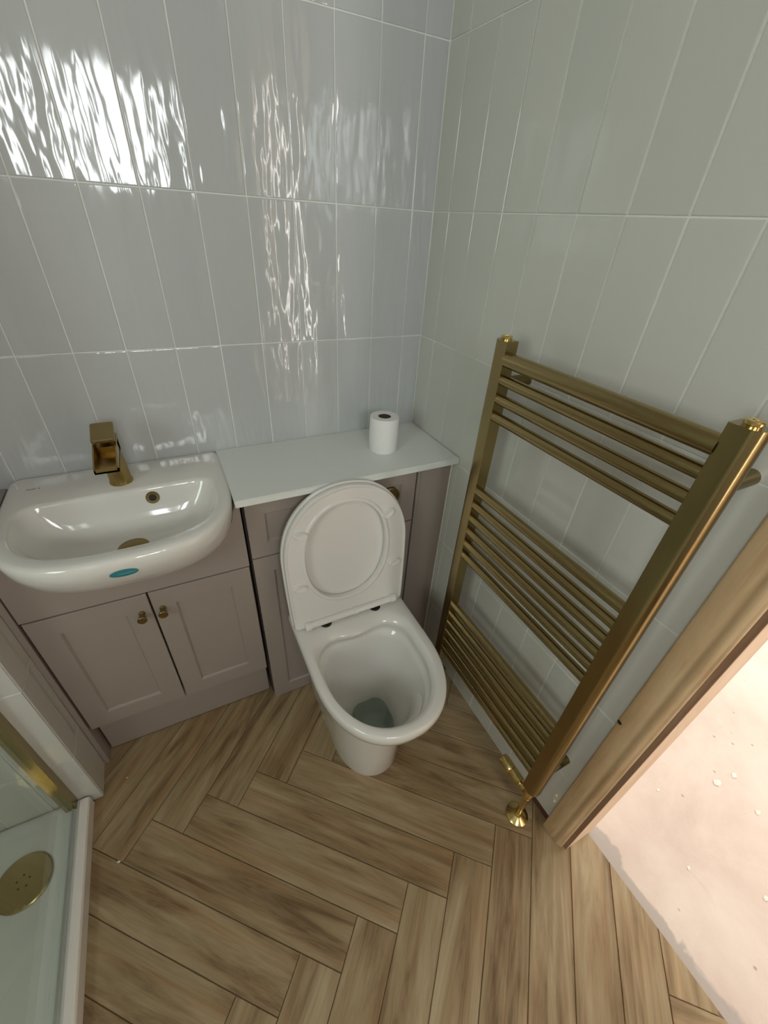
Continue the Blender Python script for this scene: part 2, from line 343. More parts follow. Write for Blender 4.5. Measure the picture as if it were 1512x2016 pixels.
edges = [0.0] + [-(.0730 + k*TWR) for k in range(0, 9)] + [-.990]
for za, zb in zip(LV, LV[1:]):
    for e1, e0 in zip(edges, edges[1:]):
        if e1 - e0 < .01: continue
        a = za
        if e0 < -.90 and za == 0: a = .022
        place_tile(wall_right, M['tile_side_lit'], 'right', e0, e1, a, zb, 0.0, tilt=.003)
for za, zb in zip(LV, LV[1:]):     # end pier beside the basin unit
    place_tile(wall_left, M['tile_side_lit'], 'left', STUB_Y+.003, STUB_Y+.103, za, zb, STUB_X, tilt=.002)
    if za < .85: place_tile(wall_left, M['tile_side_lit'], 'left', STUB_Y+.103, STUB_Y+.203, za, zb, STUB_X, tilt=.002)
    else:
        for q in range(1, 4): place_tile(wall_left, M['tile_side_lit'], 'left', STUB_Y+.003+q*.1, min(0, STUB_Y+.103+q*.1), za, zb, STUB_X, tilt=.002)
    place_tile(wall_left, M['tile_side_lit'], 'back', -1.250, STUB_X-.001, za, zb-0, STUB_Y, tilt=.002)
    for q in range(7): place_tile(wall_left, M['tile_side_lit'], 'back', -1.250-(q+1)*.103, -1.250-q*.103, za, zb, STUB_Y, tilt=.002)
boxo('sole_plate', (-.0005, .012, -.975, -.905, 0, .021), M['pine_dark'], wall_right)

# ------------------------------------------------------------------ herringbone floor
floor_tiled = struct('floor', [(LEFT-.1, .088, REAR-.1, TT, -.10, -.0035)], M['floor_grout'])
PW = .10314; TH = -.7764; O = Vector((-.28964, -.91038))
D1 = Vector((cos(TH), sin(TH))); D2 = Vector((sin(TH), -cos(TH)))
def clip(poly, x0, x1, y0, y1):
    for ax, val, sgn in ((0, x0, 1), (0, x1, -1), (1, y0, 1), (1, y1, -1)):
        out = []
        for k in range(len(poly)):
            a, b = poly[k-1], poly[k]; fa, fb = sgn*(a[ax]-val), sgn*(b[ax]-val)
            if (fa >= 0) != (fb >= 0):
                t = fa/(fa-fb); out.append(a + (b-a)*t)
            if fb >= 0: out.append(b)
        poly = out
        if len(poly) < 3: return []
    return poly
def inset(poly, d):
    n = len(poly); area2 = sum(poly[k-1].x*poly[k].y - poly[k].x*poly[k-1].y for k in range(n)); s = 1 if area2 > 0 else -1
    out = []
    for k in range(n):
        a, b, c = poly[k-1], poly[k], poly[(k+1) % n]
        e1 = (b-a).normalized(); e2 = (c-b).normalized()
        n1 = Vector((-e1.y, e1.x))*s; n2 = Vector((-e2.y, e2.x))*s
        den = 1 + n1.dot(n2)
        out.append(b + (n1+n2)*(d/max(den, .35)))
    return out
def parea(poly): return abs(sum(poly[k-1].x*poly[k].y - poly[k].x*poly[k-1].y for k in range(len(poly))))/2
def plank(i0, i1, j0, j1, along):
    cs = [O + D1*PW*i + D2*PW*j for i, j in ((i0, j0), (i1, j0), (i1, j1), (i0, j1))]
    poly = clip(cs, -1.168, .088, -1.95, .0)
    poly = [p for k, p in enumerate(poly) if (p-poly[k-1]).length > 1e-4]
    if len(poly) < 3 or parea(poly) < .0006: return
    c = O + D1*PW*(i0+i1)/2 + D2*PW*(j0+j1)/2
    ang = math.atan2(along.y, along.x); ca, sa = cos(-ang), sin(-ang)
    loc = lambda p, z: ((p.x-c.x)*ca - (p.y-c.y)*sa, (p.x-c.x)*sa + (p.y-c.y)*ca, z)
    A = inset(poly, .0008); B = inset(poly, .0020)
    bm = bmesh.new()
    loft(bm, [[loc(q, -.004) for q in A], [loc(q, -.0012) for q in A], [loc(q, 0) for q in B]], cap1=True)
    bmesh.ops.recalc_face_normals(bm, faces=bm.faces)
    me = bpy.data.meshes.new('plank'); bm.to_mesh(me); bm.free(); me.materials.append(M['plank'])
    o = bpy.data.objects.new('plank', me); COL.objects.link(o); o.parent = floor_tiled
    o.location = (c.x, c.y, random.uniform(-.0003, 0)); o.rotation_euler = (0, 0, ang)
for s in range(-4, 5):
    for n in range(-24, 25):
        plank(-6-n+6*s, -n+6*s, n+6*s, n+1+6*s, D1)
        plank(-n+6*s, -n+1+6*s, n+6*s, n+6+6*s, D2)

# ------------------------------------------------------------------ door frame
door = empty('door_1', (0, DOOR0, 0)); door['kind'] = 'structure'
def grain_vertical(o):
    """turn a world-built mesh so that its local X is vertical (grain runs up)"""
    me = o.data; Mr = Matrix.Rotation(-pi/2, 4, 'Y')       # local = R^-1 * world
    me.transform(Mr.inverted()); o.rotation_euler = (0, -pi/2, 0)
    return o
def arch_profile(y0, y1, s=1):
    """architrave section in the xy plane: rounded moulding on the wall side, flat, ogee towards the opening"""
    w = y1-y0; pts = []
    for t, d in ((0, 0), (0, .014), (.02, .0165), (.06, .0178), (.30, .0190), (.50, .0188), (.54, .0172), (.58, .0155), (.63, .0152), (.68, .0165), (.74, .0182), (.80, .0183), (.86, .0168), (.91, .0140), (.94, .0128), (.985, .0122), (1, .0105), (1, 0)):
        pts.append((-d, y0 + w*t))
    return pts
def arch(y0, y1, name='architrave'):
    bm = bmesh.new(); prism(bm, [(x, y, 0.0) for x, y in arch_profile(y0, y1)], (0, 0, DTOP+.06))
    o = bm_obj(name, bm, M['oak'], door, auto=50); return grain_vertical(o)
arch(-.968, -1.0325)
arch(DOOR1-.075, DOOR1-.0105)
bm = bmesh.new(); box(bm, -.018, 0, DOOR1-.0105, -1.0325, DTOP+.0105, DTOP+.075); bm_obj('head_architrave', bm, M['oak'], door, bev=.003)
bm = bmesh.new(); box(bm, .0002, .0975, DOOR0, DOOR0+.026, 0, DTOP); grain_vertical(bm_obj('lining', bm, M['pine'], door, bev=.0012))
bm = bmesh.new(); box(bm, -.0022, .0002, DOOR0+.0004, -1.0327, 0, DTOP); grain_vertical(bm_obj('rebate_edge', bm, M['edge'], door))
bm = bmesh.new(); box(bm, .0002, .0975, DOOR1-.026, DOOR1, 0, DTOP); grain_vertical(bm_obj('lining', bm, M['pine'], door, bev=.0012))
bm = bmesh.new(); box(bm, .0002, .0975, DOOR1-.026, DOOR0+.026, DTOP, DTOP+.026); bm_obj('head_lining', bm, M['pine'], door, bev=.0012)
bm = bmesh.new(); lathe(bm, (-.0178, -.9735, .5695), [(.0, .0014), (.0045, .0010), (.0060, -.0010)], axis=(-1, 0, 0), n=12)
bm_obj('knot_hole', bm, M['dark'], door)

# ------------------------------------------------------------------ basin unit and toilet unit
YF = -.260       # front plane of doors
DT = .018
def shaker(x0, x1, z0, z1, st, depth=.006, slope=.005, y=YF, t=DT):
    """framed door in the plane y (front), recessed field with moulded step"""
    bm = bmesh.new()
    def ring(i, d): return [(x0+i, y+d, z0+i), (x1-i, y+d, z0+i), (x1-i, y+d, z1-i), (x0+i, y+d, z1-i)]
    loft(bm, [ring(0, t), ring(0, .0012), ring(.0012, 0), ring(st-.0006, 0), ring(st, .0012), ring(st+.0014, .0014), ring(st+slope, depth), ring(st+slope+.002, depth)], cap0=True, cap1=True)
    return bm
vu = empty('basin_cabinet', (-.875, -.13, 0)); tag(vu, 'taupe shaker-style basin cabinet with two doors under the white basin', 'cabinet')
bm = bmesh.new()
box(bm, -1.127, -.6235, -.240, -.002, .204, .640)
bm_obj('body', bm, M['unit_dark'], vu)
for a, b in ((-1.127, -1.113), (-.6325, -.6235)): boxo('side_panel', (a, b, -.241, -.002, .640, .834), M['unit'], vu)
def half_at(row, y):
    # half width of the basin outline (row of B) at depth y
    _, yb, yf, hw, z, rc, sp_, ex = row; ys = yb+(yf-yb)*sp_
    return hw if y > ys else hw*max(0, 1-abs((y-ys)/(yf-ys))**ex)**(1/ex)
BX = -.8665
B = [ # basin rings: cx yb yf hw z rc split ex
 (BX, -.030, -.285, .160, .700, .02, .40, 2.6), (BX, -.022, -.303, .182, .708, .02, .40, 2.7), (BX, -.015, -.328, .200, .726, .02, .40, 2.75), (BX, -.010, -.357, .2160, .752, .02, .40, 2.8),
 (BX, -.006, -.384, .2260, .785, .02, .40, 2.85), (BX, -.004, -.400, .2310, .815, .02, .40, 2.9), (BX, -.002, -.407, .2325, .838, .02, .40, 2.9), (BX, -.0015, -.4055, .2320, .848, .02, .40, 2.9),
 (BX, -.004, -.401, .2290, .8535, .02, .40, 2.9), (BX, -.010, -.393, .2240, .855, .02, .40, 2.9),
 (BX, -.138, -.376, .2070, .8545, .07, .20, 2.8), (BX, -.143, -.371, .2025, .8525, .07, .20, 2.8), (BX, -.146, -.366, .1990, .847, .07, .20, 2.75),
 (BX, -.149, -.360, .193, .835, .07, .20, 2.6), (BX, -.156, -.346, .181, .812, .07, .22, 2.4), (BX, -.165, -.330, .166, .790, .065, .25, 2.2),
 (BX, -.176, -.312, .148, .772, .06, .28, 2.0), (BX, -.190, -.295, .120, .763, .045, .3, 2.0), (BX, -.205, -.280, .075, .759, .03, .35, 2.0), (BX, -.215, -.270, .035, .758, .02, .4, 2.0)]
rail = [(-1.125, .6325), (-.6255, .6325), (-.6255, .834)]
cut = [(half_at(q, YF)+.0012, q[4]) for q in B[:9] if q[4] < .834]
rail += [(BX+max(cut[-1][0], .2335), .834)] + [(BX+w, z) for w, z in cut[::-1]] + [(BX+.08, .6985), (BX-.08, .6985)] + [(BX-w, z) for w, z in cut] + [(BX-max(cut[-1][0], .2335), .834), (-1.125, .834)]
bm = bmesh.new(); prism(bm, [(x, YF, z) for x, z in rail], (0, DT, 0)); bm_obj('top_rail', bm, M['unit'], vu)
d = bm_obj('door', shaker(-1.1230, -.8760, .182, .6270, .054), M['unit'], vu)
d2 = bm_obj('door', shaker(-.8715, -.6270, .182, .6270, .052), M['unit'], vu)
def knob(parent, x, z):
    bm = bmesh.new(); lathe(bm, (x, YF-.0005, z), [(.0075, 0), (.0075, .003), (.0060, .005), (.0065, .010), (.0105, .024), (.0112, .0262), (.0100, .0275), (0, .0277)], axis=(0, -1, 0), n=28)
    return bm_obj('knob', bm, M['brass_dark'], parent, auto=35)
knob(d, -.8985, .568); knob(d2, -.8515, .568)
boxo('plinth', (-1.122, -.628, -.222, -.206, .007, .200), M['unit'], vu, bev=.0008)
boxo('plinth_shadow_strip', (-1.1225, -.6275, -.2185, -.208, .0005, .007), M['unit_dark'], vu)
bm = bmesh.new(); box(bm, -1.1415, -1.1285, -.262, -.16, 0, .835); bm_obj('end_filler', bm, M['unit'], vu, bev=.0008)

wu = empty('toilet_cabinet', (-.31, -.13, 0)); tag(wu, 'taupe cabinet boxing in the cistern behind the toilet', 'cabinet')
boxo('body', (-.619, -.004, -.238, -.002, .004, .83), M['unit_dark'], wu)
up = bm_obj('upper_panel', shaker(-.6155, -.1275, .6505, .834, .046), M['unit'], wu)
lo = bm_obj('lower_panel', shaker(-.6155, -.1275, .0015, .6465, .052), M['unit'], wu)
bm = bmesh.new(); box(bm, -.1225, -.1130, YF, YF+DT, .0015, .834); bm_obj('end_strip', bm, M['unit'], wu, bev=.001)
bm = bmesh.new(); box(bm, -.1124, -.0065, YF+.003, YF+DT, .0015, .834); bm_obj('side_filler', bm, M['unit'], wu, bev=.001)
bm = bmesh.new(); box(bm, -.0063, -.0003, YF+.002, YF+DT, .0015, .834); bm_obj('sealant', bm, M['tray_edge'], wu, bev=.001)
bm = bmesh.new(); lathe(bm, (-.211, YF+.006, .754), [(.031, 0), (.031, .008), (.029, .0095), (.0225, .0098), (.0215, .0085), (.0, .0085)], axis=(0, -1, 0), n=40)
fb = bm_obj('flush_button', bm, M['brass_dark'], wu, auto=35)

wt = boxo('worktop', (-.6365, -.001, -.2845, -.0005, .8345, .8535), M['worktop'], None, bev=.0018, auto=40)
tag(wt, 'plain white worktop along the tiled wall over the toilet cabinet', 'worktop')

# ------------------------------------------------------------------ rings for ceramic shapes
def dring(cx, yb, yf, hw, z, rc=.03, split=.5, ex=2.0, wave=0, nb=7, nc=6, ns=6, ne=18):
    """D-shaped outline: straight back edge at yb, rounded back corners, sides, elliptical front to yf"""
    ys = yb + (yf-yb)*split; P = []
    rc = min(rc, hw*.9, abs(ys-yb)*.95)
    for k in range(nb): P.append(((hw-rc)*k/nb, yb))
    for k in range(nc): a = pi/2*k/nc; P.append((hw-rc+rc*sin(a), yb-rc+rc*cos(a)))
    for k in range(ns): P.append((hw, (yb-rc) + (ys-(yb-rc))*k/ns))
    for k in range(ne+1):
        a = pi/2*k/ne; P.append((hw*abs(cos(a))**(2/ex), ys + (yf-ys)*abs(sin(a))**(2/ex)))
    if wave:
        P = [(x, y - wave*(.5+.5*cos(pi*min(1, x/(hw*.62)))) if y > yb-rc*1.01 else y) for x, y in P]
    full = [(cx+x, y, z) for x, y in P] + [(cx-x, y, z) for x, y in P[-2:0:-1]]
    return full

# ------------------------------------------------------------------ toilet
TX = -.3665
toilet = empty('toilet', (TX, -.45, 0)); tag(toilet, 'white floor-standing toilet with its seat and lid raised against the cabinet', 'toilet')
bm = bmesh.new()
FX = TX - .017
S = [ # cx, yb, yf, hw, z, rc, split, ex, wave
 (FX, -.262, -.646, .104, 0, .02, .62, 2.1, 0), (FX, -.262, -.648, .105, .012, .02, .62, 2.1, 0), (FX, -.262, -.648, .106, .10, .02, .62, 2.1, 0),
 (FX+.004, -.262, -.652, .113, .20, .02, .60, 2.1, 0), (FX+.008, -.262, -.662, .125, .28, .02, .58, 2.15, 0), (FX+.012, -.262, -.680, .143, .325, .02, .55, 2.2, 0),
 (TX-.002, -.262, -.706, .158, .348, .02, .53, 2.2, 0), (TX, -.262, -.733, .169, .364, .022, .52, 2.2, 0), (TX, -.262, -.748, .1755, .382, .022, .52, 2.2, 0), (TX, -.262, -.751, .1772, .398, .022, .52, 2.2, 0),
 (TX, -.262, -.7505, .1768, .409, .022, .52, 2.2, 0), (TX, -.264, -.748, .1745, .4155, .022, .52, 2.2, 0), (TX, -.267, -.744, .1705, .4185, .022, .52, 2.2, 0),
 (TX-.002, -.366, -.729, .1535, .4192, .085, .42, 2.15, 0), (TX-.003, -.376, -.725, .150, .4180, .085, .42, 2.15, 0), (TX-.004, -.391, -.719, .1450, .4120, .08, .42, 2.15, .004), (TX-.005, -.402, -.7135, .1412, .4050, .075, .42, 2.15, .011),
 (TX-.005, -.404, -.712, .1398, .3990, .075, .42, 2.15, .013), (TX-.005, -.403, -.7125, .1400, .388, .075, .42, 2.15, .010), (TX-.005, -.400, -.7130, .1405, .376, .075, .42, 2.15, .005),
 (TX-.005, -.402, -.711, .1385, .367, .078, .42, 2.15, .002), (TX-.005, -.407, -.704, .1325, .361, .08, .44, 2.1, 0), (TX-.005, -.410, -.700, .1290, .348, .08, .44, 2.1, 0), (TX-.006, -.418, -.692, .120, .310, .08, .46, 2.1, 0), (TX-.007, -.428, -.680, .107, .270, .07, .48, 2.1, 0),
 (TX-.009, -.442, -.670, .094, .235, .06, .5, 2.0, 0), (TX-.010, -.466, -.652, .073, .205, .05, .5, 2.0, 0), (TX-.010, -.486, -.640, .059, .180, .04, .5, 2.0, 0),
 (TX-.010, -.500, -.634, .052, .150, .035, .5, 2.0, 0), (TX-.010, -.508, -.630, .048, .115, .03, .5, 2.0, 0), (TX-.010, -.53, -.61, .03, .10, .02, .5, 2.0, 0)]
loft(bm, [dring(a, b, c, d_, e, f, g, h, i) for a, b, c, d_, e, f, g, h, i in S], cap0=True, cap1=True)
pan = bm_obj('pan', bm, M['ceramic'], toilet, auto=50)
bm = bmesh.new(); r = dring(TX-.010, -.493, -.637, .0555, .166, .035, .5, 2.0); bm.faces.new([bm.verts.new(p) for p in r])
r2 = dring(TX-.010, -.493, -.637, .0555, .1655, .035, .5, 2.0); 
bm_obj('water', bm, M['water'], toilet)
# raised seat and lid, local frame: x across, s up the leaning plane, n towards the room
SA = Vector((TX-.002, -.3535, .4285)); SU = Vector((0, .035, .40)).normalized(); SN = Vector((0, -SU.z, SU.y))
def sp(x, s, n): return SA + Vector((x, 0, 0)) + SU*s + SN*n
def seat_outline(hw, s0, s1, n, ins=0, N_=72):
    """closed outline: straight bottom, gently bulging sides, round top"""
    P = []; hw -= ins; s0 += ins; s1 -= ins; sc = .225; rb = .008
    half = [(0, s0), (hw*.5, s0), (hw*.95-rb, s0), (hw*.962, s0+rb*.6)]
    for k in range(1, 9): t = k/8; half.append((hw*(.965+.035*sin(t*pi/2)), s0+.01+(sc-s0-.01)*t))
    for k in range(1, 25): a = pi/2*k/24; half.append((hw*cos(a)**(2/2.15), sc+(s1-sc)*sin(a)**(2/2.15)))
    full = half + [(-x, s) for x, s in half[-2:0:-1]]
    return [sp(x, s, n) for x, s in full], full
def hole_outline(n, ins=0, count=70):
    full = []
    for k in range(count):
        a = -pi/2 + 2*pi*k/count; x = (.1185-ins)*abs(cos(a))**(2/2.25)*(1 if cos(a) >= 0 else -1)
        s = .228 + (.154-ins)*abs(sin(a))**(2/2.15)*(1 if sin(a) >= 0 else -1); full.append((x-.005, s))
    return [sp(x, s, n) for x, s in full]
def seat_rings(n, ins): return seat_outline(.180, -.004, .430, n, ins)[0]
cnt = len(seat_rings(0, 0))
bm = bmesh.new()
rings = [hole_outline(-.016, -.002, cnt), seat_rings(-.016, .004), seat_rings(-.013, .0005), seat_rings(-.004, 0), seat_rings(-.0006, .002), seat_rings(.000, .0055), seat_rings(-.0012, .0075), seat_rings(-.0012, .012),
         hole_outline(-.0012, -.0125, cnt), hole_outline(.0016, -.0105, cnt), hole_outline(.0030, -.0065, cnt), hole_outline(.0018, -.0020, cnt), hole_outline(-.003, 0, cnt), hole_outline(-.016, -.002, cnt)]
loft(bm, rings); bmesh.ops.remove_doubles(bm, verts=bm.verts, dist=1e-6)
seat = bm_obj('seat_ring', bm, M['seat'], toilet, auto=42)
for x, s, rot in ((-.130, .317, .15), (-.145, .149, .15), (.118, .323, -.55), (.143, .150, -.15)):
    bm = bmesh.new(); rr = []
    for sc_, h in ((1, -.001), (1, .0060), (.86, .0085), (.72, .0076)):
        rr.append([sp(x + sc_*(.020*cos(a)*cos(rot)-.0105*sin(a)*sin(rot)), s - sc_*(.020*cos(a)*sin(rot)+.0105*sin(a)*cos(rot)), h-.0012) for a in [2*pi*k/24 for k in range(24)]])
    loft(bm, rr, cap0=True, cap1=True); bm_obj('bumper', bm, M['seat'], seat, auto=40)
bm = bmesh.new()
rings = [seat_outline(.184, -.002, .434, -.0295, .012)[0], seat_outline(.184, -.002, .434, -.0285, .003)[0], seat_outline(.184, -.002, .434, -.0265, 0)[0], seat_outline(.184, -.002, .434, -.0185, 0)[0], seat_outline(.184, -.002, .434, -.0175, .002)[0], seat_outline(.184, -.002, .434, -.0175, .006)[0], seat_outline(.184, -.002, .434, -.0185, .02)[0]]
loft(bm, rings, cap0=True, cap1=True); bm_obj('lid', bm, M['seat'], toilet, auto=42)
hb = bm_obj('hinge_bar', (lambda b: (cyl(b, sp(-.136, .006, .004), sp(.138, .010, .004), .0105, n=20), b)[1])(bmesh.new()), M['seat'], toilet, auto=40)
bm = bmesh.new(); bm.free()
for xa, xb_, s_, rr_ in ((-.145, -.128, .006, .0135), (.130, .147, .010, .0135), (.006, .018, .008, .0125)):
    bm = bmesh.new(); cyl(bm, sp(xa, s_, .004), sp(xb_, s_, .004), rr_, n=20); bm_obj('hinge_collar', bm, M['seat'], hb, auto=40)
boxo('release_clip', (TX-.016, TX+.008, -.3625, -.352, .431, .441), M['chrome'], hb, bev=.002)
for x in (-.083, .078):
    bm = bmesh.new(); lathe(bm, (TX+x, -.352, .4187), [(.018, 0), (.018, .0015), (.015, .003), (0, .003)], n=28)
    bm_obj('hinge_fixing', bm, M['dark'], toilet)

# ------------------------------------------------------------------ basin
basin = empty('basin', (BX, -.2, .853)); tag(basin, 'white semi-recessed ceramic basin with a curved front and small teal sticker', 'basin')
bm = bmesh.new()
loft(bm, [dring(a, b, c, d_, e, f, g, h) for a, b, c, d_, e, f, g, h in B], cap0=True, cap1=True)
bowl = bm_obj('bowl', bm, M['ceramic'], basin, auto=55)
bm = bmesh.new(); lathe(bm, (BX, -.243, .7585), [(.033, 0), (.033, .002), (.029, .0035), (.024, .003), (.0235, .006), (.020, .0085), (0, .010)], n=36); bm_obj('waste_plug', bm, M['brass_dark'], basin, auto=35)
ax = Vector((0, -.97, .24)).normalized()
bm = bmesh.new(); lathe(bm, (-.8075, -.1515, .8275), [(.0150, -.002), (.0150, .0015), (.0135, .0028), (.0085, .0026), (.0075, .001), (.0072, -.001)], axis=ax, n=32); ov = bm_obj('overflow_ring', bm, M['brass_dark'], basin, auto=35)
bm = bmesh.new(); lathe(bm, Vector((-.8075, -.1515, .8275)) - ax*.001, [(.0086, .0030), (0, .0031)], axis=ax, n=24); bm_obj('overflow_hole', bm, M['dark'], ov)
# oval sticker wrapped on the front apron
def apron(x, z):
    """point on the curved front of the basin at x, z"""
    rows = [(e, c, b, d_, g, h) for a, b, c, d_, e, f, g, h in B[:8]]
    for q, w in zip(rows, rows[1:]):
        if q[0] <= z <= w[0]:
            t = (z-q[0])/(w[0]-q[0]); yf, yb, hw, sp_, ex = [q[k]+(w[k]-q[k])*t for k in (1, 2, 3, 4, 5)]
            ys = yb+(yf-yb)*sp_; return Vector((x, ys+(yf-ys)*(1-(abs(x-BX)/hw)**ex)**(1/ex), z))
def sticker(name, cx, cz, a, b, mat, parent, n=.0007):
    bm = bmesh.new(); rr = []
    for s in (1.0, .66, .33, .02):
        rr.append([apron(cx + a*s*cos(t), cz + b*s*sin(t) + .0*cos(t)) + Vector((0, -n, 0)) for t in [2*pi*k/32 for k in range(32)]])
    loft(bm, rr, cap1=True); return bm_obj(name, bm, mat, parent, smooth=True)
stk = sticker('sticker', -.8705, .8155, .0250, .0125, M['teal'], basin)
sticker('sticker_stripe', -.866, .8155, .016, .0007, M['teal_light'], stk, n=.0011)
# faint maker mark printed on the left of the tap ledge (too small to read: a row of tiny grey strokes)
bm = bmesh.new()
for k, (dx, w) in enumerate(((0, .0042), (.0056, .0026), (.0092, .0034), (.0136, .0030), (.0215, .0042))):
    x = -1.0575 + dx; box(bm, x, x+w, -.0680, -.0655, .8549, .8552)
bm_obj('printed_mark', bm, M['ink'], basin)

# ------------------------------------------------------------------ tap
tap = empty('tap', (BX, -.095, .855)); tag(tap, 'satin brass waterfall mixer tap on the basin ledge', 'tap')
bm = bmesh.new()
def sq(cx, cy, hx, hy, z, r, n=6, tilt=0):
    P = []
    for q, (sx, sy) in enumerate(((1, 1), (-1, 1), (-1, -1), (1, -1))):
        for k in range(n+1):
            a = pi/2*q + pi/2*k/n; y = sy*(hy-r)+r*sin(a); P.append((cx+sx*(hx-r)+r*cos(a), cy+y, z+tilt*y))
    return P
loft(bm, [sq(BX, -.095, .0255, .0255, .8545, .0254), sq(BX, -.095, .0255, .0255, .8575, .0254), sq(BX, -.095, .0235, .0235, .862, .0230), sq(BX, -.099, .0225, .0230, .90, .020), sq(BX, -.108, .0225, .027, .94, .013, tilt=.05), sq(BX, -.112, .0225, .030, .970, .008, tilt=.12)], cap0=True, cap1=True)
bm_obj('body', bm, M['brass_tap'], tap, auto=40)
bm = bmesh.new()       # open trough spout
def slab(bm, pts, x0, x1): prism(bm, [(x0, y, z) for y, z in pts], (x1-x0, 0, 0))
h = .0225
slab(bm, [(-.120, .948), (-.224, .944), (-.224, .948), (-.120, .953)], BX-h, BX+h)
slab(bm, [(-.105, .945), (-.224, .944), (-.224, .957), (-.145, .976), (-.105, .980)], BX-h, BX-h+.003)
slab(bm, [(-.105, .945), (-.224, .944), (-.224, .957), (-.145, .976), (-.105, .980)], BX+h-.003, BX+h)
slab(bm, [(-.221, .9445), (-.224, .944), (-.224, .953), (-.221, .954)], BX-h, BX+h)
bm_obj('spout', bm, M['brass_tap'], tap)
bm = bmesh.new()
loft(bm, [[(x, y, z + .28*(y+.112)) for x, y, z in sq(BX, -.119, .0225-i, .0300-i, zz, .004, 4)] for i, zz in ((.001, .989), (0, .990), (0, .995), (.001, .996))], cap0=True, cap1=True)
bm_obj('lever', bm, M['brass'], tap, bev=0)
bm = bmesh.new(); cyl(bm, (BX, -.108, .968), (BX, -.108, .991), .014); bm_obj('lever_stem', bm, M['brass_tap'], tap)

# ------------------------------------------------------------------ toilet roll
roll = empty('toilet_roll', (-.186, -.150, .8537)); tag(roll, 'white toilet paper roll standing on the white worktop near the corner', 'toilet roll')
bm = bmesh.new(); lathe(bm, (-.186, -.150, .8537), [(.0185, 0), (.0405, 0), (.0415, .0015), (.0418, .05), (.0414, .099), (.0402, .1008), (.034, .1012), (.0185, .1006), (.0185, 0)], n=56)
bm_obj('paper', bm, M['paper'], roll, auto=35)
bm = bmesh.new(); lathe(bm, (-.186, -.150, .8537), [(.0182, .0995), (.0174, .0995), (.0172, .0005), (.0182, .0005), (.0182, .0995)], n=40); bm_obj('cardboard_core', bm, M['card'], roll)

# ------------------------------------------------------------------ towel radiator
rad = empty('towel_radiator', (-.08, -.69, 0)); tag(rad, 'brushed brass ladder towel radiator on the right-hand tiled wall', 'radiator')
ZB, ZT = .205, 1.222
def upright(y0, y1, outer):
    """D-section post; rounded on the side away from the bars"""
    x0, x1 = -.104, -.073; pts = []
    inner = y1 if outer < 0 else y0
    s = outer
    oy = y0 if outer < 0 else y1
    w = y1-y0
    pts = [(x1, inner), (x0+.001, inner), (x0, inner+s*.001)]
    for k in range(0, 13): a = pi/2*k/12; pts.append((x0 + .017*(1-cos(a)), oy - s*.015 + s*.015*sin(a)))
    for k in range(0, 5): a = pi/2*k/4; pts.append((x1 - .006 + .006*sin(a), oy - s*.006 + s*.006*cos(a)))
    bm = bmesh.new(); prism(bm, [(x, y, ZB) for x, y in pts], (0, 0, ZT-ZB)); return bm_obj('upright', bm, M['brass'], rad, auto=25)
upright(-.4865, -.4465, +1); upright(-.9420, -.9020, -1)
bars = [1.188, 1.1475, 1.108, 1.069, .8785, .8375, .7965, .7555, .7145, .675, .4810, .4390, .3980, .3565, .3150, .2730]
barmesh = None
for k, z in enumerate(bars):
    r = .0150 if k == 0 else .0112
    bm = bmesh.new(); cyl(bm, (-.0925, -.904, z), (-.0925, -.4845, z), r, n=28, caps=False)
    for v in bm.verts:      # slight neck where the tube enters the post
        pass
    bm_obj('bar', bm, M['brass'], rad, smooth=True)
for y in (-.4665, -.9220):
    bm = bmesh.new(); lathe(bm, (-.0885, y, ZT), [(.0105, 0), (.0105, .002), (.0118, .0035), (.0118, .0065), (.0100, .008), (.0040, .008), (.0035, .004), (0, .004)], n=28)
    bm_obj('air_vent_cap', bm, M['brass_bright'], rad, auto=35)
for y in (-.462, -.9220):
    for z in (1.133, .29):
        bm = bmesh.new(); cyl(bm, (-.072, y, z), (.0015, y, z), .0125, n=24); bm_obj('wall_bracket', bm, M['brass_dark'], rad, auto=35)
